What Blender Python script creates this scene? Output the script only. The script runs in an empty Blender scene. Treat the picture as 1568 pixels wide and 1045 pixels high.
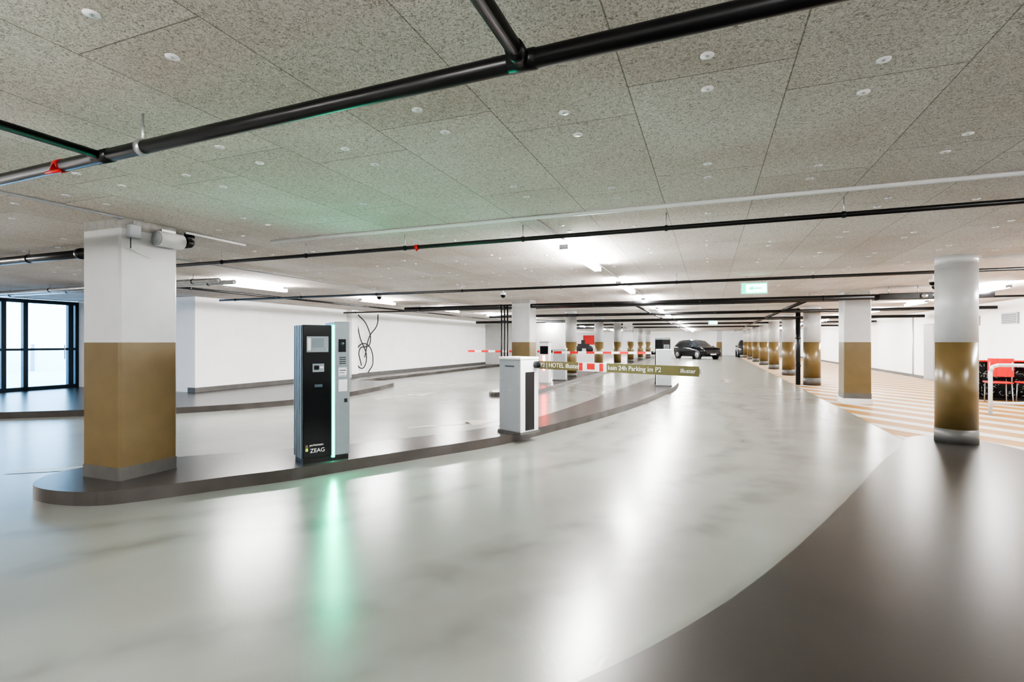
import bpy, bmesh, math, random
from mathutils import Vector, Matrix
random.seed(4)
TH = -math.radians(21.0)           # garage grid is turned 21 deg from world axes
CA, SA = math.cos(TH), math.sin(TH)
H_CEIL = 2.55
CURB = 0.12
def G(b, a):                        # garage grid (b across, a along aisle) -> world
    return (b*CA - a*SA, b*SA + a*CA)

# ------------------------------------------------------------------ materials
def newmat(name):
    m = bpy.data.materials.new(name); m.use_nodes = True
    nt = m.node_tree
    return m, nt, nt.nodes["Principled BSDF"]
def N(nt, t, **kw):
    n = nt.nodes.new(t)
    for k, v in kw.items():
        if k in n.inputs: n.inputs[k].default_value = v
        else: setattr(n, k, v)
    return n
def noise(nt, scale, detail=3, dist=0.0, vec=None):
    n = N(nt, "ShaderNodeTexNoise"); n.inputs["Scale"].default_value = scale
    n.inputs["Detail"].default_value = detail; n.inputs["Distortion"].default_value = dist
    if vec is not None: nt.links.new(vec, n.inputs["Vector"])
    return n.outputs["Fac"]
def ramp(nt, fac, stops, interp="LINEAR"):
    r = nt.nodes.new("ShaderNodeValToRGB"); r.color_ramp.interpolation = interp
    el = r.color_ramp.elements
    c4 = lambda c: c if len(c) == 4 else (*c, 1)
    el[0].position = stops[0][0]; el[0].color = c4(stops[0][1])
    el[1].position = stops[-1][0]; el[1].color = c4(stops[-1][1])
    for p, c in stops[1:-1]:
        e = el.new(p); e.color = c4(c)
    nt.links.new(fac, r.inputs["Fac"]); return r.outputs["Color"]
def mixc(nt, fac, a, b, mode="MIX"):
    m = nt.nodes.new("ShaderNodeMix"); m.data_type = "RGBA"; m.blend_type = mode
    if isinstance(fac, float): m.inputs[0].default_value = fac
    else: nt.links.new(fac, m.inputs[0])
    for s, v in ((6, a), (7, b)):
        if isinstance(v, tuple): m.inputs[s].default_value = (*v[:3], 1)
        else: nt.links.new(v, m.inputs[s])
    return m.outputs[2]
def bump(nt, h, bsdf, strength=0.3, dist=0.01):
    b = nt.nodes.new("ShaderNodeBump"); b.inputs["Strength"].default_value = strength
    b.inputs["Distance"].default_value = dist
    nt.links.new(h, b.inputs["Height"]); nt.links.new(b.outputs["Normal"], bsdf.inputs["Normal"])
def simple(name, col, rough=0.5, metal=0.0, var=0.12, scale=8, emis=None, estr=0, bmp=0.0):
    m, nt, p = newmat(name)
    tc = N(nt, "ShaderNodeTexCoord")
    f = noise(nt, scale, 2, 0.0, tc.outputs["Object"])
    dk = tuple(c*(1-var) for c in col); lt = tuple(min(1, c*(1+var*0.5)) for c in col)
    nt.links.new(ramp(nt, f, [(0.3, dk), (0.7, lt)]), p.inputs["Base Color"])
    p.inputs["Roughness"].default_value = rough; p.inputs["Metallic"].default_value = metal
    if emis:
        p.inputs["Emission Color"].default_value = (*emis, 1); p.inputs["Emission Strength"].default_value = estr
    if bmp: bump(nt, noise(nt, 60, 2, 0, tc.outputs["Object"]), p, bmp, 0.005)
    return m

def mat_floor():
    m, nt, p = newmat("floor_coating")
    tc = N(nt, "ShaderNodeTexCoord"); o = tc.outputs["Object"]
    med = noise(nt, 0.7, 3, 0.0, o)
    fine = noise(nt, 2.3, 2, 0.0, o)
    c = ramp(nt, med, [(0.25, (0.185, 0.192, 0.176)), (0.5, (0.225, 0.235, 0.218)), (0.75, (0.25, 0.262, 0.245))])
    # worn wheel tracks following the bend of the lane
    d = N(nt, "ShaderNodeVectorMath", operation="DISTANCE"); nt.links.new(o, d.inputs[0])
    d.inputs[1].default_value = (-10.78, 9.07, 0)
    ad = N(nt, "ShaderNodeMath", operation="MULTIPLY_ADD"); nt.links.new(med, ad.inputs[0]); ad.inputs[1].default_value = 0.9
    nt.links.new(d.outputs["Value"], ad.inputs[2])
    mr = N(nt, "ShaderNodeMapRange"); nt.links.new(ad.outputs[0], mr.inputs["Value"])
    mr.inputs["From Min"].default_value = 8.95; mr.inputs["From Max"].default_value = 13.45
    g = lambda v: (v, v*0.975, v*0.94)
    tr = ramp(nt, mr.outputs[0], [(0, g(1)), (.13, g(1)), (.165, g(.68)), (.21, g(1)), (.27, g(.97)), (.305, g(.62)), (.35, g(1)), (.56, g(1)), (.60, g(.6)), (.645, g(.93)), (.69, g(.95)), (.733, g(.6)), (.79, g(1))])
    msk = ramp(nt, fine, [(0.35, (0.15,)*3), (0.65, (0.8,)*3)])
    c = mixc(nt, msk, c, mixc(nt, 1.0, c, tr, "MULTIPLY"))
    nt.links.new(c, p.inputs["Base Color"])
    p.inputs["Roughness"].default_value = 0.26
    p.inputs["Specular IOR Level"].default_value = 0.65
    bump(nt, noise(nt, 34, 2, 0.0, o), p, 0.14, 0.004)
    return m
def mat_curb(name, c0, c1, rough, bs=.15):
    m, nt, p = newmat(name)
    tc = N(nt, "ShaderNodeTexCoord"); o = tc.outputs["Object"]
    f = noise(nt, 2.0, 3, 0.0, o)
    nt.links.new(ramp(nt, f, [(0.3, c0), (0.7, c1)]), p.inputs["Base Color"])
    p.inputs["Roughness"].default_value = rough
    bump(nt, noise(nt, 42, 1, 0, o), p, bs, 0.003)
    return m
def mat_ceiling():
    m, nt, p = newmat("wood_wool_panels")
    tc = N(nt, "ShaderNodeTexCoord"); o = tc.outputs["Object"]
    sp = nt.nodes.new("ShaderNodeSeparateXYZ"); nt.links.new(o, sp.inputs[0])
    a1 = N(nt, "ShaderNodeMath", operation="ADD"); a1.inputs[1].default_value = 0.05 + 134.0
    b1 = N(nt, "ShaderNodeMath", operation="ADD"); b1.inputs[1].default_value = 0.34 + 67.0
    nt.links.new(sp.outputs[1], a1.inputs[0]); nt.links.new(sp.outputs[0], b1.inputs[0])
    cb = nt.nodes.new("ShaderNodeCombineXYZ")
    nt.links.new(a1.outputs[0], cb.inputs[0]); nt.links.new(b1.outputs[0], cb.inputs[1])
    br = nt.nodes.new("ShaderNodeTexBrick"); br.offset = 0.216; br.offset_frequency = 2
    nt.links.new(cb.outputs[0], br.inputs["Vector"])
    for k, v in (("Scale", 1.0), ("Mortar Size", 0.0035), ("Mortar Smooth", 0.3), ("Bias", 0.0), ("Brick Width", 1.34), ("Row Height", 0.67)):
        br.inputs[k].default_value = v
    br.inputs["Color1"].default_value = (0.90, 0.88, 0.865, 1); br.inputs["Color2"].default_value = (1, 1, 1, 1)
    br.inputs["Mortar"].default_value = (0.5, 0.48, 0.46, 1)
    fib = noise(nt, 75, 3, 1.8, o)
    col = ramp(nt, fib, [(0.34, (0.43, 0.395, 0.36)), (0.48, (0.75, 0.715, 0.68)), (0.62, (0.92, 0.885, 0.85))])
    big = ramp(nt, noise(nt, 0.8, 2, 0.3, o), [(0.3, (0.85, 0.80, 0.77)), (0.65, (1, 1, 1))])
    col = mixc(nt, 1.0, col, big, "MULTIPLY")
    col = mixc(nt, 1.0, col, br.outputs["Color"], "MULTIPLY")
    nt.links.new(col, p.inputs["Base Color"]); p.inputs["Roughness"].default_value = 0.95
    p.inputs["Specular IOR Level"].default_value = 0.1
    bump(nt, fib, p, 0.4, 0.008)
    return m
def mat_glass():
    m = bpy.data.materials.new("door_glass"); m.use_nodes = True; nt = m.node_tree; nt.nodes.clear()
    out = nt.nodes.new("ShaderNodeOutputMaterial"); t = nt.nodes.new("ShaderNodeBsdfTransparent")
    g = nt.nodes.new("ShaderNodeBsdfGlossy"); g.inputs["Roughness"].default_value = 0.02
    fr = nt.nodes.new("ShaderNodeFresnel"); mx = nt.nodes.new("ShaderNodeMixShader")
    t.inputs[0].default_value = (0.92, 0.97, 1, 1)
    nt.links.new(fr.outputs[0], mx.inputs[0]); nt.links.new(t.outputs[0], mx.inputs[1]); nt.links.new(g.outputs[0], mx.inputs[2])
    nt.links.new(mx.outputs[0], out.inputs[0]); return m

M = {}
M["floor"] = mat_floor()
M["curb"] = mat_curb("kerb_coating", (0.042, 0.037, 0.034), (0.066, 0.059, 0.054), 0.27)
M["dark"] = mat_curb("dark_floor_coating", (0.034, 0.031, 0.028), (0.041, 0.037, 0.034), 0.30, .05)
M["ceil"] = mat_ceiling()
M["wall"] = simple("white_wall_paint", (0.90, 0.90, 0.90), 0.7, var=0.03, scale=2)
M["wallgrey"] = simple("grey_wall_paint", (0.50, 0.50, 0.49), 0.7, var=0.08, scale=2)
M["colwhite"] = simple("column_white", (0.46, 0.465, 0.465), 0.35, var=0.06, scale=4, bmp=0.1)
M["ochre"] = simple("column_ochre", (0.135, 0.096, 0.040), 0.30, var=0.10, scale=4, bmp=0.1)
M["basegrey"] = simple("base_band_grey", (0.09, 0.088, 0.083), 0.4, var=0.15, scale=6)
M["concrete"] = simple("raw_concrete", (0.32, 0.315, 0.29), 0.8, var=0.2, scale=12, bmp=0.2)
M["black"] = simple("black_pipe", (0.007, 0.007, 0.008), 0.34, var=0.2)
M["blackgloss"] = simple("black_glass", (0.003, 0.004, 0.005), 0.14, var=0.1)
M["blackgloss"].node_tree.nodes["Principled BSDF"].inputs["Specular IOR Level"].default_value = 0.25
M["rubber"] = simple("rubber", (0.02, 0.02, 0.02), 0.8)
M["steel"] = simple("galvanised_steel", (0.50, 0.51, 0.52), 0.35, 0.8, var=0.15, scale=20)
M["silver"] = simple("silver_panel", (0.22, 0.25, 0.27), 0.35, 0.3, var=0.05)
M["bluegrey"] = simple("blue_grey_cladding", (0.06, 0.085, 0.11), 0.4, 0.3, var=0.1)
M["ltgrey"] = simple("light_grey_powdercoat", (0.34, 0.36, 0.375), 0.4, var=0.04)
M["white"] = simple("white_plastic", (0.72, 0.72, 0.72), 0.4, var=0.03)
M["red"] = simple("red_paint", (0.55, 0.012, 0.01), 0.4, var=0.08)
M["olive"] = simple("olive_banner", (0.12, 0.10, 0.035), 0.45, var=0.05)
M["green"] = simple("sign_green", (0.0, 0.45, 0.25), 0.5, emis=(0.0, 0.8, 0.5), estr=1.5)
M["signwhite"] = simple("sign_lit_white", (0.9, 1, 0.95), 0.5, emis=(0.6, 1, 0.9), estr=3.0)
M["led"] = simple("teal_diffuser", (0.0, 0.35, 0.24), 0.4, emis=(0.0, 1.0, 0.66), estr=1.1)
M["ledcore"] = simple("teal_led_chain", (0.0, 0.5, 0.3), 0.4, emis=(0.0, 1.0, 0.56), estr=900)
M["redled"] = simple("red_led", (0.9, 0.1, 0.1), 0.4, emis=(1.0, 0.03, 0.02), estr=45)
M["lamp"] = simple("lamp_diffuser", (0.9, 0.9, 0.9), 0.4, emis=(1.0, 0.99, 0.985), estr=155)
M["orange"] = simple("tan_orange_paint", (0.34, 0.17, 0.035), 0.55, var=0.15, scale=2)
M["markwhite"] = simple("white_marking", (0.52, 0.515, 0.48), 0.5, var=0.08, scale=3)
M["paleyel"] = simple("pale_marking", (0.42, 0.40, 0.33), 0.30, var=0.12, scale=3)
M["carblack"] = simple("car_paint_black", (0.006, 0.007, 0.009), 0.12, 0.2)
M["carsilver"] = simple("car_paint_grey", (0.10, 0.10, 0.11), 0.2, 0.5)
M["carglass"] = simple("car_glass", (0.02, 0.025, 0.03), 0.05)
M["headlight"] = simple("headlight_lens", (0.7, 0.72, 0.75), 0.1)
M["frame"] = simple("door_frame_metal", (0.012, 0.026, 0.04), 0.35, 0.4)
M["glass"] = mat_glass()
M["pave"] = simple("outdoor_paving", (0.62, 0.72, 0.82), 0.8, var=0.1)
M["screen"] = simple("display_screen", (0.05, 0.07, 0.08), 0.15, emis=(0.15, 0.2, 0.22), estr=0.4)
M["textwhite"] = simple("lettering_white", (0.85, 0.85, 0.82), 0.5)
M["textgreen"] = simple("lettering_green", (0.5, 0.75, 0.1), 0.5)
for k in ("orange", "markwhite"): M[k].node_tree.nodes["Principled BSDF"].inputs["Specular IOR Level"].default_value = 0.35

# ------------------------------------------------------------------ mesh builder
class MB:
    def __init__(s): s.bm = bmesh.new(); s.mats = []
    def mi(s, m):
        if m not in s.mats: s.mats.append(m)
        return s.mats.index(m)
    def _new(s, fn, m, smooth=False):
        n0 = len(s.bm.faces)
        before = None if n0 == 0 else set(s.bm.faces)
        fn()
        i = s.mi(m)
        for f in s.bm.faces:
            if before is None or f not in before: f.material_index = i; f.smooth = smooth
    def box(s, x0, x1, y0, y1, z0, z1, m, bev=0.0):
        def fn():
            r = bmesh.ops.create_cube(s.bm, size=1)
            mat = Matrix.Translation(((x0+x1)/2, (y0+y1)/2, (z0+z1)/2)) @ Matrix.Diagonal((abs(x1-x0), abs(y1-y0), abs(z1-z0), 1))
            bmesh.ops.transform(s.bm, matrix=mat, verts=r["verts"])
            if bev:
                ed = list({e for v in r["verts"] for e in v.link_edges})
                bmesh.ops.bevel(s.bm, geom=ed, offset=bev, segments=2, affect="EDGES", profile=0.5)
        s._new(fn, m)
    def cyl(s, p0, p1, r, m, seg=16, r2=None, smooth=True):
        p0, p1 = Vector(p0), Vector(p1); d = p1-p0
        def fn():
            rr = bmesh.ops.create_cone(s.bm, cap_ends=True, segments=seg, radius1=r, radius2=r if r2 is None else r2, depth=d.length)
            q = Vector((0, 0, 1)).rotation_difference(d.normalized()).to_matrix().to_4x4()
            bmesh.ops.transform(s.bm, matrix=Matrix.Translation((p0+p1)/2) @ q, verts=rr["verts"])
        s._new(fn, m, smooth)
    def sph(s, c, r, m, seg=12, sc=(1, 1, 1)):
        def fn():
            rr = bmesh.ops.create_uvsphere(s.bm, u_segments=seg, v_segments=seg//2+2, radius=r)
            bmesh.ops.transform(s.bm, matrix=Matrix.Translation(c) @ Matrix.Diagonal((*sc, 1)), verts=rr["verts"])
        s._new(fn, m, True)
    def prism(s, pts, z0, z1, m, bev=0.0, bot=True):
        def fn():
            lo = [s.bm.verts.new((x, y, z0)) for x, y in pts]; hi = [s.bm.verts.new((x, y, z1)) for x, y in pts]
            n = len(pts); top = s.bm.faces.new(hi)
            if bot: s.bm.faces.new(list(reversed(lo)))
            for i in range(n):
                s.bm.faces.new((lo[i], lo[(i+1) % n], hi[(i+1) % n], hi[i]))
            if bev:
                bmesh.ops.bevel(s.bm, geom=list(top.edges), offset=bev, segments=3, affect="EDGES", profile=0.5)
        s._new(fn, m)
    def face(s, pts, m):
        def fn(): s.bm.faces.new([s.bm.verts.new(p) for p in pts])
        s._new(fn, m)
    def done(s, name, loc=(0, 0, 0), rot=0.0, parent=None):
        bmesh.ops.recalc_face_normals(s.bm, faces=s.bm.faces)
        me = bpy.data.meshes.new(name); s.bm.to_mesh(me); s.bm.free()
        for m in s.mats: me.materials.append(M[m] if isinstance(m, str) else m)
        o = bpy.data.objects.new(name, me); bpy.context.collection.objects.link(o)
        o.location = loc; o.rotation_euler = (0, 0, rot)
        if parent: o.parent = parent
        return o
def text(s, size, m, parent, loc, rot, name, align="LEFT"):
    c = bpy.data.curves.new(name, "FONT"); c.body = s; c.size = size; c.extrude = 0.0008
    c.align_x = align; c.align_y = "CENTER"; c.materials.append(M[m])
    o = bpy.data.objects.new(name, c); bpy.context.collection.objects.link(o)
    o.parent = parent; o.location = loc; o.rotation_euler = rot
    return o
def catmull(pts, n=6, closed=True):
    out = []; L = len(pts)
    rng = range(L if closed else L-1)
    for i in rng:
        if closed: p = [pts[(i+k-1) % L] for k in range(4)]
        else: p = [pts[max(0, min(L-1, i+k-1))] for k in range(4)]
        for j in range(n):
            t = j/n
            out.append(tuple(0.5*((2*p[1][k]) + (-p[0][k]+p[2][k])*t + (2*p[0][k]-5*p[1][k]+4*p[2][k]-p[3][k])*t*t + (-p[0][k]+3*p[1][k]-3*p[2][k]+p[3][k])*t**3) for k in range(len(p[0]))))
    if not closed: out.append(tuple(pts[-1]))
    return out

# ------------------------------------------------------------------ room shell (garage grid coords, rotated)
A0, A1, BL, BW, BR = -4.0, 58.0, -16.8, -12.1, 7.7
b = MB(); b.face([(BL, A0, 0), (BR, A0, 0), (BR, A1, 0), (BL, A1, 0)], "floor"); b.done("floor", rot=TH)
b = MB(); b.box(BL-0.2, BR+0.2, A0-0.2, A1+0.2, H_CEIL, H_CEIL+0.25, "ceil"); b.done("ceiling", rot=TH)
b = MB(); b.box(BW-0.25, BW, 9.2, A1, 0, H_CEIL, "wall"); b.done("wall_left", rot=TH)
b = MB(); b.box(BL, BW-0.25, 9.2, 9.4, 0, H_CEIL, "wall"); b.done("wall_left_return", rot=TH)
b = MB(); b.box(BL-0.2, BL, A0, 6.4, 0, H_CEIL, "wall"); b.done("wall_left_front", rot=TH)
b = MB(); b.box(BL-0.2, BR+0.2, A0-0.2, A0, 0, H_CEIL, "wall"); b.done("wall_back", rot=TH)
b = MB(); b.box(BR, BR+0.2, A0, A1, 0, H_CEIL, "wall"); b.done("wall_right", rot=TH)
b = MB(); b.box(BW, BR, A1, A1+0.2, 0, H_CEIL, "wall"); b.done("wall_end", rot=TH)
b = MB()
b.box(BW, BW+0.015, 9.2, A1, 0.12, 0.24, "basegrey"); b.box(BW-0.25, BW+0.015, 9.185, 9.2, 0.12, 0.24, "basegrey")
b.done("baseboard_left", rot=TH)
b = MB(); b.box(BR-0.012, BR, A0, A1, 0.0, 0.1, "basegrey"); b.done("baseboard_right", rot=TH)

# glazed entrance
b = MB()
zs, zt = CURB, H_CEIL-0.02
b.box(BL-0.06, BL+0.06, 6.4, 9.19, zs, zs+0.09, "frame"); b.box(BL-0.06, BL+0.06, 6.4, 9.19, zt-0.1, zt, "frame")
b.box(BL-0.05, BL+0.05, 6.4, 9.19, zs+1.05, zs+1.11, "frame")
for y, w in ((6.44, .04), (7.53, .05), (7.98, .05), (9.0, .06), (9.15, .04)):
    b.box(BL-0.06, BL+0.06, y-w, y+w, zs, zt, "frame")
b.box(BL+0.06, BL+0.09, 8.83, 8.85, zs+0.8, zs+1.2, "steel")
b.box(BL-0.01, BL+0.01, 6.4, 9.19, zs+.05, zt-.05, "glass")
b.done("door_1", rot=TH)
b = MB(); b.face([(-45, -20, 0.05), (BL-0.2, -20, 0.05), (BL-0.2, 40, 0.05), (-45, 40, 0.05)], "pave"); b.done("outdoor_ground", rot=TH)
b = MB(); b.box(-30, -29, -10, 30, 0.05, 1.0, "wall")
for y in range(-10, 30, 4): b.box(-29, -28.9, y, y+.1, .05, 1.3, "ltgrey")
b.done("outdoor_parapet", rot=TH)

# kerbed islands
def island(name, pts, h, m, bev=0.03, n=6):
    b = MB(); b.prism(catmull(pts, n), 0.0, h, m, bev); return b.done(name)
front = [(-4.42, 4.78), (-4.25, 4.55), (-3.92, 4.40), (-3.54, 4.37), (-3.205, 4.52), (-2.70, 4.86), (-2.216, 5.17), (-1.788, 5.55), (-1.126, 6.10), (-.168, 6.93), (.679, 8.03), (1.793, 9.6), (2.80, 11.2), (3.77, 13.0), (4.6, 14.6), (5.4, 16.6), (5.75, 17.9)]
back = [(5.5, 18.5), (5.1, 18.3), (4.2, 16.6), (2.6, 13.2), (1.4, 10.6), (.45, 8.75), (-.25, 7.8), (-.95, 7.15), (-1.9, 6.5), (-2.75, 6.1), (-3.6, 5.75), (-4.25, 5.35), (-4.46, 5.05)]
island("kerb_island", front+back, CURB, "curb")
b = MB(); b.prism(catmull([(-5.35, 12.4), (-4.85, 12.05), (-4.3, 12.4), (-4.3, 16), (-4.3, 22), (-4.3, 45), (-5.35, 45), (-5.35, 22), (-5.35, 16)], 5), 0, CURB, "curb", 0.03)
b.done("kerb_island", rot=TH)
# walkway by the left wall
side = [(-9.3, 9.3), (-8.09, 9.63), (-6.54, 9.98), (-4.89, 11.3), (-4.12, 13.2), (-3.73, 15.5), (-3.85, 16.5), (-4.6, 17.0)]
sp = [G(BL+.0, 3.5)] + catmull(side, 6, False) + [G(BW, 14.2), G(BW, 9.2), G(BL, 9.2)]
b = MB(); b.prism(sp, 0, CURB, "curb", 0.0); b.done("kerb_walkway")
b = MB(); b.box(BW, BW+0.9, 14.3, A1, 0, CURB, "curb", 0.02); b.done("kerb_walkway", rot=TH)
# dark raised platform on the right where the photographer stands
plat = catmull([(-2.5, 1.2), (-1.2, 1.45), (-.3, 1.75), (.379, 2.107), (1.051, 2.607), (1.69, 3.19), (2.31, 3.81), (3.12, 4.65), (4.15, 5.75), (5.02, 6.61), (5.5, 7.15), (5.9, 7.38), (6.3, 7.25), (6.42, 6.8), (6.4, 6.2), (6.7, 5.4), (7.9, 4.4), (9.4, 3.9)], 6, False)
plat += [G(7.6, 6.5), G(7.6, -3.9), G(-2, -3.9)]
b = MB(); b.prism(plat, 0, 0.05, "dark", 0.012); b.done("raised_platform")

# ------------------------------------------------------------------ columns
def band_levels(z0): return [(z0, 0.24, "basegrey"), (0.24, 1.395, "ochre"), (1.395, 2.45, "colwhite"), (2.45, H_CEIL, "concrete")]
def sq_column(bc, ac, wb, wa, z0, name="square_column"):
    b = MB(); c = 0.02; hx, hy = wb/2, wa/2
    for (za, zb, m) in band_levels(z0):
        e = 0.006 if m == "basegrey" else 0
        X, Y = hx+e, hy+e
        b.prism([(-X+c, -Y), (X-c, -Y), (X, -Y+c), (X, Y-c), (X-c, Y), (-X+c, Y), (-X, Y-c), (-X, -Y+c)], za, zb, m)
    x, y = G(bc, ac)
    return b.done(name, (x, y, 0), TH)
def rd_column(bc, ac, r, z0):
    b = MB()
    for (za, zb, m) in band_levels(z0):
        e = 0.006 if m == "basegrey" else 0
        if m == "concrete": m = "colwhite"
        b.cyl((0, 0, za), (0, 0, zb), r+e, m, 40)
    o = b.done("round_column", (*G(bc, ac), 0), TH)
    for p in o.data.polygons: p.use_smooth = abs(p.normal.z) < .5
    return o
sq_column(-5.305, 3.365, .53, .55, CURB)
sq_column(-4.78, 13.38, .53, .55, CURB)
for k in range(1, 7): rd_column(-4.78, 13.38+5.2*k, .21, CURB)
rd_column(3.12, 8.60, .228, 0.05)
for k in range(1, 9):
    if k == 1: sq_column(3.14, 8.64+5.2*k, .53, .53, 0)
    else: rd_column(3.14, 8.64+5.2*k, .25, 0)
sq_column(.97, 54, .5, .5, 0)
b = MB(); b.prism([(-.29, -.29), (.29, -.29), (.29, .29), (-.29, .29)], 0.0, .12, "white")
b.done("trim_1", (*G(3.14, 13.84), 0), TH)

# stuff on the left column
b = MB()
b.cyl((.0, 0, 0), (0, .24, 0), .075, "white", 24); b.cyl((0, -.012, 0), (0, 0, 0), .068, "ltgrey", 24)
b.box(-.045, -.01, .05, .19, -.03, .1, "steel")
b.done("wall_speaker", (*G(-4.955, 3.38), 2.40), TH)
b = MB()
b.box(0.0, .06, 0, .10, 0, .12, "ltgrey", .006)
b.cyl((.03, .05, .12), (.03, .05, .165), .012, "ltgrey", 8)
b.cyl((.03, .02, 0), (.03, .02, -.1), .004, "black", 6); b.cyl((.03, .02, -.1), (.03, .2, -.16), .004, "white", 6)
b.done("junction_box", (*G(-5.04, 3.15), 2.37), TH)

# ------------------------------------------------------------------ pipes
def hanger(b, x, y, z, r, axis):
    b.cyl((x, y, z), (x, y, H_CEIL), .005, "steel", 6)
    if axis == "b": b.cyl((x-.012, y, z), (x+.012, y, z), r+.006, "black", 14)
    else: b.cyl((x, y-.012, z), (x, y+.012, z), r+.006, "black", 14)
def pipe_b(a, b0, b1, z, r, m="black", step=1.6, name="ceiling_pipe", extra=None, slope=0.0):
    b = MB(); b.cyl((b0, a+slope*b0, z), (b1, a+slope*b1, z), r, m, 18)
    x = b0+.5
    while step and x < b1-.1: hanger(b, x, a, z, r, "b"); x += step
    if extra: extra(b)
    return b.done(name, rot=TH)
def pipe_a(bb, a0, a1, z, r, m="black", step=1.8, name="ceiling_pipe", extra=None):
    b = MB(); b.cyl((bb, a0, z), (bb, a1, z), r, m, 18)
    y = a0+.4
    while step and y < a1-.1: hanger(b, bb, y, z, r, "a"); y += step
    if extra: extra(b)
    return b.done(name, rot=TH)
def ex_main(b):
    z = 2.38; A = lambda x: 1.662-.0296*x
    a = A(-.605)
    b.cyl((-.605, a, z), (-.605, -3.9, z), .028, "black", 18)        # branch
    b.sph((-.605, a, z), .036, "black", 14)
    b.cyl((-.655, a, z), (-.555, a, z), .036, "black", 18); b.cyl((-.605, a-.09, z), (-.605, a-.02, z), .033, "black", 18)
    a = A(-2.98)
    b.cyl((-2.98, a, z), (-2.98, -3.9, z), .022, "black", 16); b.sph((-2.98, a, z), .035, "black", 12)
    b.cyl((-3.04, a, z), (-2.92, a, z), .036, "black", 16)
    a = A(-3.36)
    b.cyl((-3.39, a, z), (-3.34, a, z), .036, "red", 16); b.cyl((-3.365, a-.03, z), (-3.365, a-.05, z-.05), .010, "red", 10)
    b.cyl((-3.40, a-.05, z-.05), (-3.28, a-.05, z-.05), .009, "red", 8)
    a = A(-2.66)
    b.cyl((-2.675, a, z), (-2.645, a, z), .041, "steel", 18); b.cyl((-2.66, a, z), (-2.66, a, H_CEIL), .006, "steel", 6)
pipe_b(1.662, -9, 6.5, 2.38, .033, step=0, extra=ex_main, slope=-.0296)
def ex2(b):
    a, z = 4.73, 2.41
    b.cyl((-2.9, a, z), (-2.9, a, z-.04), .012, "red", 10); b.cyl((-2.92, a, z), (-2.88, a, z), .027, "red", 12)
pipe_b(4.73, -7.6, 7.6, 2.41, .021, step=1.35, extra=ex2)
pipe_b(9.0, -11, 7.6, 2.40, .024, step=2.0)
pipe_b(13.2, -8.5, 5.4, 2.38, .06, step=2.6)
pipe_b(14.6, -11.9, 7.6, 2.42, .025, step=3)
pipe_b(18.4, -8, 7.6, 2.38, .05, step=3)
pipe_b(23.6, -11, 7.6, 2.38, .06, step=4)
pipe_b(29.5, -11, 7.6, 2.40, .05, step=4)
pipe_b(36, -11, 7.6, 2.40, .05, step=4)
def ex3(b):
    b.cyl((-5.15, 3.85, 2.45), (-5.15, 3.85, H_CEIL), .05, "black", 16); b.sph((-5.15, 3.85, 2.45), .052, "black")
    for x in (-7.0, -6.6): b.cyl((x, 3.85, 2.45), (x+.06, 3.85, 2.45), .066, "black", 16)
pipe_b(3.85, -10, -5.15, 2.45, .05, step=1.5, extra=ex3)
pipe_b(6.2, -16.7, -7.6, 2.43, .04, "steel", 2)
pipe_b(6.5, -16.7, -7.6, 2.43, .04, "steel", 2)
pipe_a(-9.2, 6.5, 40, 2.42, .022, step=3)
pipe_a(-1.9, 13.3, 50, 2.42, .03, step=4)
pipe_a(2.2, 13.3, 50, 2.40, .045, step=4)
pipe_b(4.42, -4.6, 7.6, 2.53, .017, "white", 0, "ceiling_conduit")
pipe_a(-5.0, 3.7, 4.42, 2.52, .012, "white", 0, "ceiling_conduit")
pipe_a(-5.0, -3.9, 3.1, 2.535, .010, "ltgrey", 0, "ceiling_conduit")
pipe_a(-1.5, 4.5, 40, 2.538, .010, "white", 0, "ceiling_conduit")
pipe_b(8.60, 3.4, 7.6, 2.53, .014, "white", 0, "ceiling_conduit")
pipe_a(-6.8, 4.6, 30, 2.535, .010, "ltgrey", 0, "ceiling_conduit")
def stack(bc, ac, r=.06):
    b = MB(); b.cyl((0, 0, 0), (0, 0, 2.42), r, "black", 18); b.sph((0, 0, 2.42), r*1.15, "black")
    b.cyl((0, 0, 2.42), (-.3, 0, 2.42), r, "black", 18)
    for z in (.6, 1.5, 2.2): b.cyl((0, 0, z), (0, 0, z+.05), r+.012, "black", 18)
    b.done("drain_pipe", (*G(bc, ac), 0), TH)
stack(2.72, 18.9, .07)
b = MB()
for dx in (0, .09, .18): b.cyl((dx, 0, 0), (dx, 0, H_CEIL-.15-CURB), .02, "black", 10)
for z in (.5, 1.3, 2.0): b.box(-.04, .22, .02, .05, z, z+.03, "steel")
b.done("riser_pipes", (*G(-5.3, 13.0), CURB), TH)

# ceiling fasteners
b = MB()
for row in range(-15, 11):
    bc = -.34+.67*row+.335
    base = -.05 + (0 if row % 2 else -.29)
    for n in range(1, 11):
        aj = base+1.34*n
        for s in (-.145, .145):
            b.cyl((bc, aj+s, H_CEIL-.004), (bc, aj+s, H_CEIL), .027, "white", 12)
            b.cyl((bc, aj+s, H_CEIL-.006), (bc, aj+s, H_CEIL-.004), .009, "steel", 6)
b.done("ceiling_fasteners", rot=TH)

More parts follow.
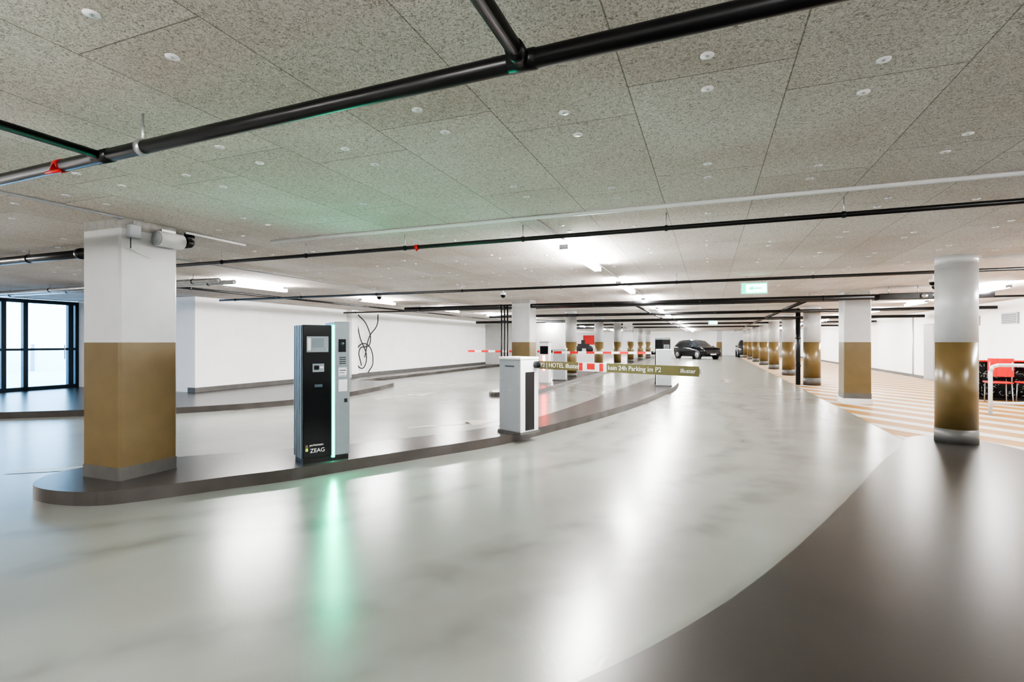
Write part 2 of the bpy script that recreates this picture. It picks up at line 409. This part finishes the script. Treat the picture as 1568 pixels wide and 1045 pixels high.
# ------------------------------------------------------------------ lamps (hung just below the panels, glowing all round)
def lamp(bc, ac, L=1.5):
    b = MB()
    b.box(-.02, .02, .1, L-.1, .05, .12, "white")
    b.box(-.045, .045, .02, L-.02, 0, .05, "lamp")
    b.box(-.048, .048, 0, .02, -.002, .052, "ltgrey"); b.box(-.048, .048, L-.02, L, -.002, .052, "ltgrey")
    b.done("ceiling_lamp", (*G(bc, ac), H_CEIL-.12), TH)
for k in range(-2, 14):
    if k == -1: continue
    lamp(-1.5, 5.5+3.7*k, 1.9)
for k in range(-2, 13):
    if k == -1: continue
    lamp(-8.14, 6.7+3.9*k)
for k in range(-3, 11):
    lamp(5.3, 12.4+3.9*k)
lamp(2.2, -2.5); lamp(-13.5, 2.0); lamp(-4.6, -2.5)

# exit signs
def exit_sign(bc, ac, s=1.0):
    b = MB()
    b.box(-.21*s, .21*s, -.02, .02, -.1*s, .1*s, "white", .004)
    b.box(-.2*s, .2*s, -.024, -.02, -.09*s, .09*s, "green")
    b.box(-.13*s, .19*s, -.027, -.024, -.07*s, .07*s, "signwhite")
    b.box(-.02*s, .12*s, -.03, -.027, -.012*s, .012*s, "green")
    b.face([(-.10*s, -.03, 0), (-.02*s, -.03, -.045*s), (-.02*s, -.03, .045*s)], "green")
    for x in (-.12*s, .12*s): b.cyl((x, 0, .1*s), (x, 0, H_CEIL-2.33), .004, "steel", 6)
    b.done("exit_sign", (*G(bc, ac), 2.33), TH)
exit_sign(.74, 9.8); exit_sign(.2, 26.5)

# ------------------------------------------------------------------ payment kiosk
b = MB()
W, Dp, Ht = .5, .33, 1.46
b.box(.01, W-.01, .02, Dp-.01, 0, .05, "black")
b.box(0, .335, 0.015, Dp, .05, Ht, "bluegrey", .008)
for i in range(5): b.box(-.008, 0.002, .035+i*.062, .065+i*.062, .05, Ht-.01, "silver")
b.box(.335, W, 0.0, Dp, .05, Ht+.04, "silver", .008)
b.box(.008, .30, -.004, .02, .055, Ht-.005, "blackgloss", .004)
b.box(.300, .338, -.006, .03, .03, Ht+.01, "led", .006)
b.face([(.3175, -.0065, .04), (.3205, -.0065, .04), (.3205, -.0065, Ht-.005), (.3175, -.0065, Ht-.005)], "ledcore")
b.box(.30, .335, .03, Dp-.02, Ht-.002, Ht+.008, "blackgloss")
b.box(.04, .265, -.012, -.002, 1.17, 1.34, "silver", .004)
b.box(.10, .215, -.016, -.012, 1.22, 1.32, "screen"); b.box(.05, .08, -.016, -.012, 1.19, 1.32, "white")
b.cyl((.24, -.012, 1.2), (.24, -.017, 1.2), .012, "ltgrey", 12)
b.box(.10, .22, -.012, -.002, .96, 1.05, "silver", .003); b.box(.115, .165, -.015, -.012, .985, 1.03, "blackgloss"); b.box(.175, .21, -.015, -.012, 1.0, 1.02, "white")
b.box(.12, .2, -.014, -.002, .8, .83, "bluegrey", .002)
b.box(.375, .455, -.006, .002, 1.17, 1.31, "blackgloss", .003); b.cyl((.415, -.006, 1.26), (.415, -.012, 1.26), .018, "bluegrey", 16)
for i in range(4): b.box(.385, .455, -.003, .002, 1.04+i*.022, 1.05+i*.022, "black")
b.box(.375, .465, -.004, .002, .9, 1.0, "white", .002); b.box(.385, .455, -.005, -.003, .965, .975, "bluegrey"); b.box(.385, .44, -.005, -.003, .94, .947, "bluegrey")
b.box(.375, .47, -.004, .002, .74, .87, "white", .002)
b.box(.44, .47, -.006, .002, .62, .66, "black")
b.box(.03, .055, -.007, -.003, .13, .16, "textgreen"); b.box(.03, .055, -.007, -.003, .165, .195, "ochre")
kiosk = b.done("payment_kiosk", (-2.186, 5.34, CURB), math.radians(36.9))
R90 = math.radians(90)
text("ZEAG", .06, "textwhite", kiosk, (.075, -.006, .13), (R90, 0, 0), "lettering_1")
text("parkomatic", .032, "textwhite", kiosk, (.07, -.006, .19), (R90, 0, 0), "lettering_2")
text("CURRA'S", .022, "bluegrey", kiosk, (.38, -.006, .91), (R90, 0, 0), "lettering_3")

# ------------------------------------------------------------------ barrier gates
def barrier(loc, rot, L, style, flip=1):
    b = MB()
    b.box(-.02, .38, -.02, .44, 0, .03, "basegrey")
    b.box(0, .36, 0, .42, .03, 1.03, "ltgrey", .008)
    b.box(-.012, .372, -.012, .432, 1.03, 1.07, "white", .012)
    b.box(.0, .36, -.006, .01, .03, 1.03, "white", .004)
    b.box(.09, .27, -.012, -.004, .05, .86, "black", .003)
    b.box(-.004, 0, .12, .30, .93, .95, "bluegrey"); b.cyl((-.006, .36, .75), (.002, .36, .75), .012, "steel", 12); b.cyl((-.006, .2, .6), (.002, .2, .6), .012, "steel", 12)
    z = .96
    b.cyl((.30, -.14, z), (.30, .02, z), .05, "black", 20)
    def seg(t0, t1, m, h=.05, w=.02): b.box(.30-w, .30+w, -t1, -t0, z-h, z+h, m)
    if style == "banner":
        seg(.05, L, "white", .025, .022)
        b.box(.262, .278, -.79, -.11, z-.055, z+.055, "olive"); b.box(.262, .278, -L+.02, -1.23, z-.055, z+.055, "olive")
        b.box(.262, .278, -1.23, -.79, z-.055, z+.055, "white")
        b.box(.2605, .262, -.86, -.80, z-.05, z+.05, "red"); b.box(.2605, .262, -1.05, -.93, z-.03, z+.045, "red"); b.box(.2605, .262, -1.18, -1.12, z-.05, z+.05, "red")
    else:
        n = 12; s = (L-.05)/n
        for i in range(n): seg(.05+i*s, .05+(i+1)*s, "red" if i % 2 else "white", .035, .02)
    o = b.done("barrier_gate", loc, rot)
    if style == "banner":
        r = (R90, 0, -R90)
        text("P2 | HOTEL illuster", .085, "textwhite", o, (.26, -.13, z), r, "lettering_1")
        text("kein 24h Parking im P2", .078, "textwhite", o, (.26, -1.25, z), r, "lettering_2")
        text("illuster", .065, "textwhite", o, (.26, -2.20, z), r, "lettering_3")
    return o
barrier((.116, 7.02, CURB), math.radians(45), 2.43, "banner")
barrier((4.25, 15.1, CURB), math.radians(-105), 3.0, "stripe")
barrier((1.45, 17.35, CURB), math.radians(-105), 3.0, "stripe")

def terminal(x, y, z, rot):
    b = MB()
    b.box(0, .36, 0, .3, 0, .04, "black"); b.box(0, .36, 0, .3, .04, 1.35, "blackgloss", .01)
    b.prism([(0, 0), (.36, 0), (.36, .3), (0, .3)], 1.35, 1.42, "silver", .02)
    b.box(.06, .3, -.006, .002, 1.0, 1.2, "silver"); b.box(.1, .26, -.01, -.004, 1.03, 1.17, "screen")
    b.box(.1, .26, -.006, .002, .8, .9, "silver"); b.box(.34, .366, -.004, .3, .05, 1.38, "silver")
    b.done("ticket_terminal", (x, y, z), rot)
terminal(4.62, 15.75, CURB, math.radians(30))
b = MB(); b.box(0, .3, 0, .28, 0, 1.25, "white", .01); b.box(.02, .28, -.006, 0, .9, 1.15, "blackgloss"); b.box(.12, .17, -.012, -.006, .4, .85, "redled", .003); b.box(.0, .3, -.01, .28, 1.25, 1.3, "ltgrey", .01)
b.done("ticket_terminal", (*G(-4.95, 15.3), CURB), TH)

# ------------------------------------------------------------------ floor markings
b = MB()
b.face([(2.6, 4, .002), (7.6, 4, .002), (7.6, 50, .002), (2.6, 50, .002)], "orange")
a0 = -1.8
while a0 < 41:
    w = .52
    t0 = max(0, (4-a0)/6.77); t1 = max(0, (4-a0-w)/6.77)
    b.face([(7.6-5*t0, a0+6.77*t0, .004), (7.6-5*t1, a0+w+6.77*t1, .004), (2.6, a0+w+6.77, .004), (2.6, a0+6.77, .004)], "markwhite")
    a0 += 1.25
b.done("hatched_floor_marking", rot=TH)
def arrow(x, y, rot, m="paleyel", s=1.0):
    b = MB()
    for p in ([(-.08, 0), (.08, 0), (.08, 1.0), (-.08, 1.0)], [(-.3, .95), (.3, .95), (0, 1.7)]):
        b.face([(px*s, py*s, .003) for px, py in p], m)
    b.done("floor_arrow", (x, y, 0), rot)
arrow(*G(0.6, 19), TH)
arrow(*G(-7.0, 3.2), math.radians(-75), s=1.2); arrow(-1.7, 8.3, math.radians(-60), s=1.1); arrow(*G(-7.6, 10.5), math.radians(-40), s=1.2)

# ------------------------------------------------------------------ wall details, cables, poster
b = MB(); b.box(0, .22, 0, .35, 0, H_CEIL-CURB, "wall", .005); b.box(0.22, .235, 0, .35, 0, .12, "basegrey"); b.done("wall_pilaster", (*G(BW, 15.0), CURB), TH)
cu = bpy.data.curves.new("hanging_cable", "CURVE"); cu.dimensions = "3D"; cu.bevel_depth = .018; cu.materials.append(M["rubber"])
for pts in ([(.08, -.1, 2.3), (.1, .1, 1.5), (.1, .5, .6), (.1, .2, .3), (.1, -.1, .9), (.1, .5, 1.2), (.1, .9, .5), (.1, .6, .12)],
            [(.08, 0.0, 2.3), (.12, .5, 1.9), (.1, .7, 1.2), (.1, .1, 1.0), (.1, .2, .4)],
            [(.05, 1.3, 2.35), (.2, 1.0, 1.9), (.1, .7, 1.5), (.1, .4, .7)]):
    s = cu.splines.new("BEZIER"); s.bezier_points.add(len(pts)-1)
    for bp, p in zip(s.bezier_points, pts): bp.co = p; bp.handle_left_type = bp.handle_right_type = "AUTO"
o = bpy.data.objects.new("hanging_cable", cu); bpy.context.collection.objects.link(o); o.location = (*G(BW, 15.5), CURB); o.rotation_euler = (0, 0, TH)
b = MB(); b.box(BW+.0, -6.8, 27.2, 27.4, 0, H_CEIL, "wallgrey"); b.done("wall_cross", rot=TH)
b = MB()
b.box(-.8, .8, -.02, .02, 0, 1.9, "white", .01); b.box(.0, .65, -.026, -.02, 1.25, 1.75, "red")
b.sph((-.25, -.027, 1.0), .2, "black", 14, (1, .05, 1)); b.sph((.35, -.027, 1.0), .2, "black", 14, (1, .05, 1)); b.box(-.3, .35, -.032, -.026, 1.05, 1.3, "black"); b.box(-.1, .1, -.032, -.026, 1.3, 1.5, "black")
b.box(-.8, -.7, -.25, .25, 0, .03, "steel"); b.box(.7, .8, -.25, .25, 0, .03, "steel")
b.done("advertising_board", (*G(-6.25, 26.9), 0), TH)
b = MB(); b.box(-.25, .25, -.015, .015, 0, 1.0, "white", .005)
b.cyl((0, 0, 1.0), (0, 0, H_CEIL-1.45), .012, "steel", 8)
bd = b.done("hanging_sign", (*G(-4.0, 27.5), 1.45), TH)
text("P2\nHOTEL", .16, "rubber", bd, (-.2, -.018, .6), (R90, 0, 0), "lettering_1")

b = MB()
for i, y in enumerate((17.5, 19.6)):
    b.box(-.05, 0, y, y+.8, 1.9, 2.2, "ltgrey", .005)
    for k in range(5): b.box(-.056, -.05, y+.04, y+.76, 1.93+k*.05, 1.955+k*.05, "black")
b.done("wall_vent", (*G(BR, 0), 0), TH)
b = MB()
for y in (13.6, 21.8, 25.0): b.cyl((-.03, y, .1), (-.03, y, 2.5), .02, "steel", 10)
b.done("wall_conduit", (*G(BR, 0), 0), TH)
b = MB(); b.box(-.06, 0, 0, 1.0, 0, 2.08, "wallgrey", .004); b.box(-.075, -.06, .06, .94, .02, 2.02, "ltgrey", .003); b.cyl((-.09, .14, 1.02), (-.09, .26, 1.02), .01, "steel", 8); b.cyl((-.075, .14, 1.02), (-.09, .14, 1.02), .01, "steel", 8)
b.done("door_2", (*G(BR, 22.8), 0), TH)
b = MB(); b.box(0, .9, 0, .35, 0, .13, "black", .01); b.cyl((.2, .17, .13), (.2, .17, .28), .01, "steel", 6); b.cyl((.7, .17, .13), (.7, .17, .28), .01, "steel", 6)
b.cyl((.75, -.05, .06), (.75, 0, .06), .05, "steel", 16); b.done("ventilation_unit", (*G(3.3, 12.6), H_CEIL-.28), TH)
def cam(bc, ac):
    b = MB(); b.cyl((0, 0, 0), (0, 0, .05), .06, "white", 20); b.sph((0, 0, -.01), .055, "blackgloss", 16); b.cyl((0, 0, .05), (0, 0, .12), .015, "white", 8)
    b.done("dome_camera", (*G(bc, ac), H_CEIL-.12), TH)
cam(3.6, 10.8); cam(3.9, 11.6); cam(-4.2, 10.4); cam(-7.0, 9.8)

# guard rails, red chairs, patterned screen
def hoop(x0, y0, L, rot, h=.95):
    b = MB(); r = .034
    pts = [(0, 0, 0), (0, 0, h-.12), (.035, 0, h-.035), (.12, 0, h), (L-.12, 0, h), (L-.035, 0, h-.035), (L, 0, h-.12), (L, 0, 0)]
    for p, q in zip(pts, pts[1:]): b.cyl(p, q, r, "white", 14); b.sph(q, r, "white", 10)
    b.cyl((0, 0, .22), (L, 0, .22), r*.8, "white", 12)
    for x in (0, L): b.cyl((x, 0, 0), (x, 0, .012), .07, "steel", 16)
    b.done("guard_rail", (x0, y0, 0), rot)
hoop(9.35, 10.35, 1.3, math.radians(55)); hoop(9.25, 9.9, 2.2, math.radians(-12))
b = MB()
b.box(0, 1.65, 0, .06, .0, .06, "black"); b.box(0, 1.65, 0, .06, .06, .92, "blackgloss", .005); b.box(-.02, 1.67, -.02, .08, .92, .96, "red", .008)
for i in range(190):
    cx, cz = random.uniform(.08, 1.57), random.uniform(.12, .86)
    an = random.choice((.7, 2.4, 1.57, 3.9, 5.4, 0.2)); l = random.uniform(.02, .045); w = .006
    dx, dz = math.cos(an)*l, math.sin(an)*l; nx, nz = -math.sin(an)*w, math.cos(an)*w
    b.face([(cx-dx, -.004, cz-dz), (cx+nx, -.004, cz+nz), (cx+dx, -.004, cz+dz), (cx-nx, -.004, cz-nz)], "ltgrey")
for x in (0, 1.55): b.box(x, x+.1, -.15, .2, 0, .02, "black")
b.done("patterned_screen", (*G(5.95, 15.6), 0), TH)
def chair(bc, ac, r):
    b = MB()
    b.box(-.22, .22, -.22, .22, .46, .50, "red", .015)
    n = 6
    for i in range(n):
        x0 = -.22+.44*i/n; x1 = x0+.44/n; y = .22+.03*(1-((i-2.5)/2.5)**2)
        b.box(x0, x1+.002, y-.012, y+.012, .62, 1.03, "red", .004)
    for sx in (-1, 1):
        b.cyl((sx*.19, -.19, 0), (sx*.18, -.17, .47), .012, "steel", 8)
        b.cyl((sx*.20, .26, 0), (sx*.19, .20, .47), .012, "steel", 8); b.cyl((sx*.19, .20, .47), (sx*.19, .235, .95), .012, "steel", 8)
        b.cyl((sx*.21, -.15, .66), (sx*.21, .22, .68), .014, "black", 8)
    b.done("red_chair", (*G(bc, ac), 0), TH+r)
chair(6.15, 14.85, math.radians(170)); chair(6.8, 14.95, math.radians(184)); chair(7.35, 14.7, math.radians(200))

# ------------------------------------------------------------------ cars
def car(loc, rot, paint):
    b = MB()
    S = [(-2.15, .62, .42, .72, .74, .60), (-2.08, .80, .28, .82, .86, .72), (-1.8, .87, .22, .90, .95, .76), (-1.3, .89, .2, .95, 1.0, .74), (-.95, .90, .2, .97, 1.08, .72),
         (-.35, .90, .2, .98, 1.48, .60), (.3, .90, .2, .99, 1.56, .60), (1.0, .90, .2, 1.0, 1.54, .59), (1.6, .89, .2, 1.01, 1.46, .57), (1.95, .86, .24, 1.0, 1.22, .60), (2.1, .78, .32, .95, .98, .66), (2.15, .68, .42, .8, .82, .62)]
    rings = []
    for x, w, zb, zm, zt, wt in S:
        zh = (zb+zm)/2
        prof = [(-w*.92, zb), (-w, zh), (-w*.97, zm), (-wt, zt), (-wt*.5, zt+.03), (wt*.5, zt+.03), (wt, zt), (w*.97, zm), (w, zh), (w*.92, zb)]
        rings.append([b.bm.verts.new((x, y, z)) for y, z in prof])
    ip, ig = b.mi(paint), b.mi("carglass")
    for i in range(len(rings)-1):
        for j in range(9):
            f = b.bm.faces.new((rings[i][j], rings[i+1][j], rings[i+1][j+1], rings[i][j+1])); f.smooth = True
            f.material_index = ig if (j in (2, 6) and 4 <= i <= 8) or (j in (3, 4, 5) and i in (4, 8)) else ip
        f = b.bm.faces.new((rings[i][9], rings[i+1][9], rings[i+1][0], rings[i][0])); f.material_index = ip
    b.bm.faces.new(rings[0]).material_index = ip; b.bm.faces.new(rings[-1]).material_index = ip
    for x in (-1.35, 1.35):
        for s in (-1, 1):
            b.cyl((x, s*.74, .33), (x, s*.905, .33), .37, "rubber", 28)
            b.cyl((x, s*.78, .33), (x, s*.925, .33), .32, "rubber", 28); b.cyl((x, s*.8, .33), (x, s*.935, .33), .21, "steel", 20)
            for k in range(5):
                an = k*2*math.pi/5; b.cyl((x, s*.935, .33), (x+.19*math.cos(an), s*.94, .33+.19*math.sin(an)), .025, "silver", 6)
    for s in (-1, 1):
        b.sph((-2.0, s*.6, .74), .13, "headlight", 12, (.8, 1.3, .6)); b.sph((2.06, s*.66, .86), .12, "red", 12, (.5, .8, 1.3))
        b.sph((-.85, s*.99, 1.0), .1, paint, 12, (.7, 1, .8))
        for x in (-.3, .75): b.box(x-.02, x+.03, min(s*.88, s*.82), max(s*.88, s*.82), .95, 1.03, paint)
        for x in (.35, 1.2): b.box(x, x+.16, min(s*.895, s*.915), max(s*.895, s*.915), .86, .89, "steel")
    b.box(-2.17, -2.12, -.45, .45, .45, .62, "black"); b.box(-2.19, -2.16, -.26, .26, .36, .46, "white"); b.box(2.13, 2.17, -.26, .26, .62, .73, "white")
    b.done("car", loc, rot)
car((*G(-.95, 45.5), 0), math.radians(106), "carblack")
car((*G(3.4, 53), 0), math.radians(70), "carsilver")

# ------------------------------------------------------------------ world, camera
w = bpy.data.worlds.new("sky"); bpy.context.scene.world = w; w.use_nodes = True
bg = w.node_tree.nodes["Background"]
bg.inputs[0].default_value = (.40, .70, 1.0, 1); bg.inputs[1].default_value = 6.0
cam_d = bpy.data.cameras.new("camera"); cam_o = bpy.data.objects.new("camera", cam_d); bpy.context.collection.objects.link(cam_o)
cam_d.lens = 18; cam_d.sensor_width = 36; cam_d.shift_y = .0009; cam_d.clip_start = .05; cam_d.clip_end = 300
cam_o.location = (0, 0, 1.4); cam_o.rotation_euler = (R90, 0, 0)
bpy.context.scene.camera = cam_o
vs = bpy.context.scene.view_settings
vs.view_transform = "AgX"; vs.look = "AgX - High Contrast"; vs.exposure = 0.65
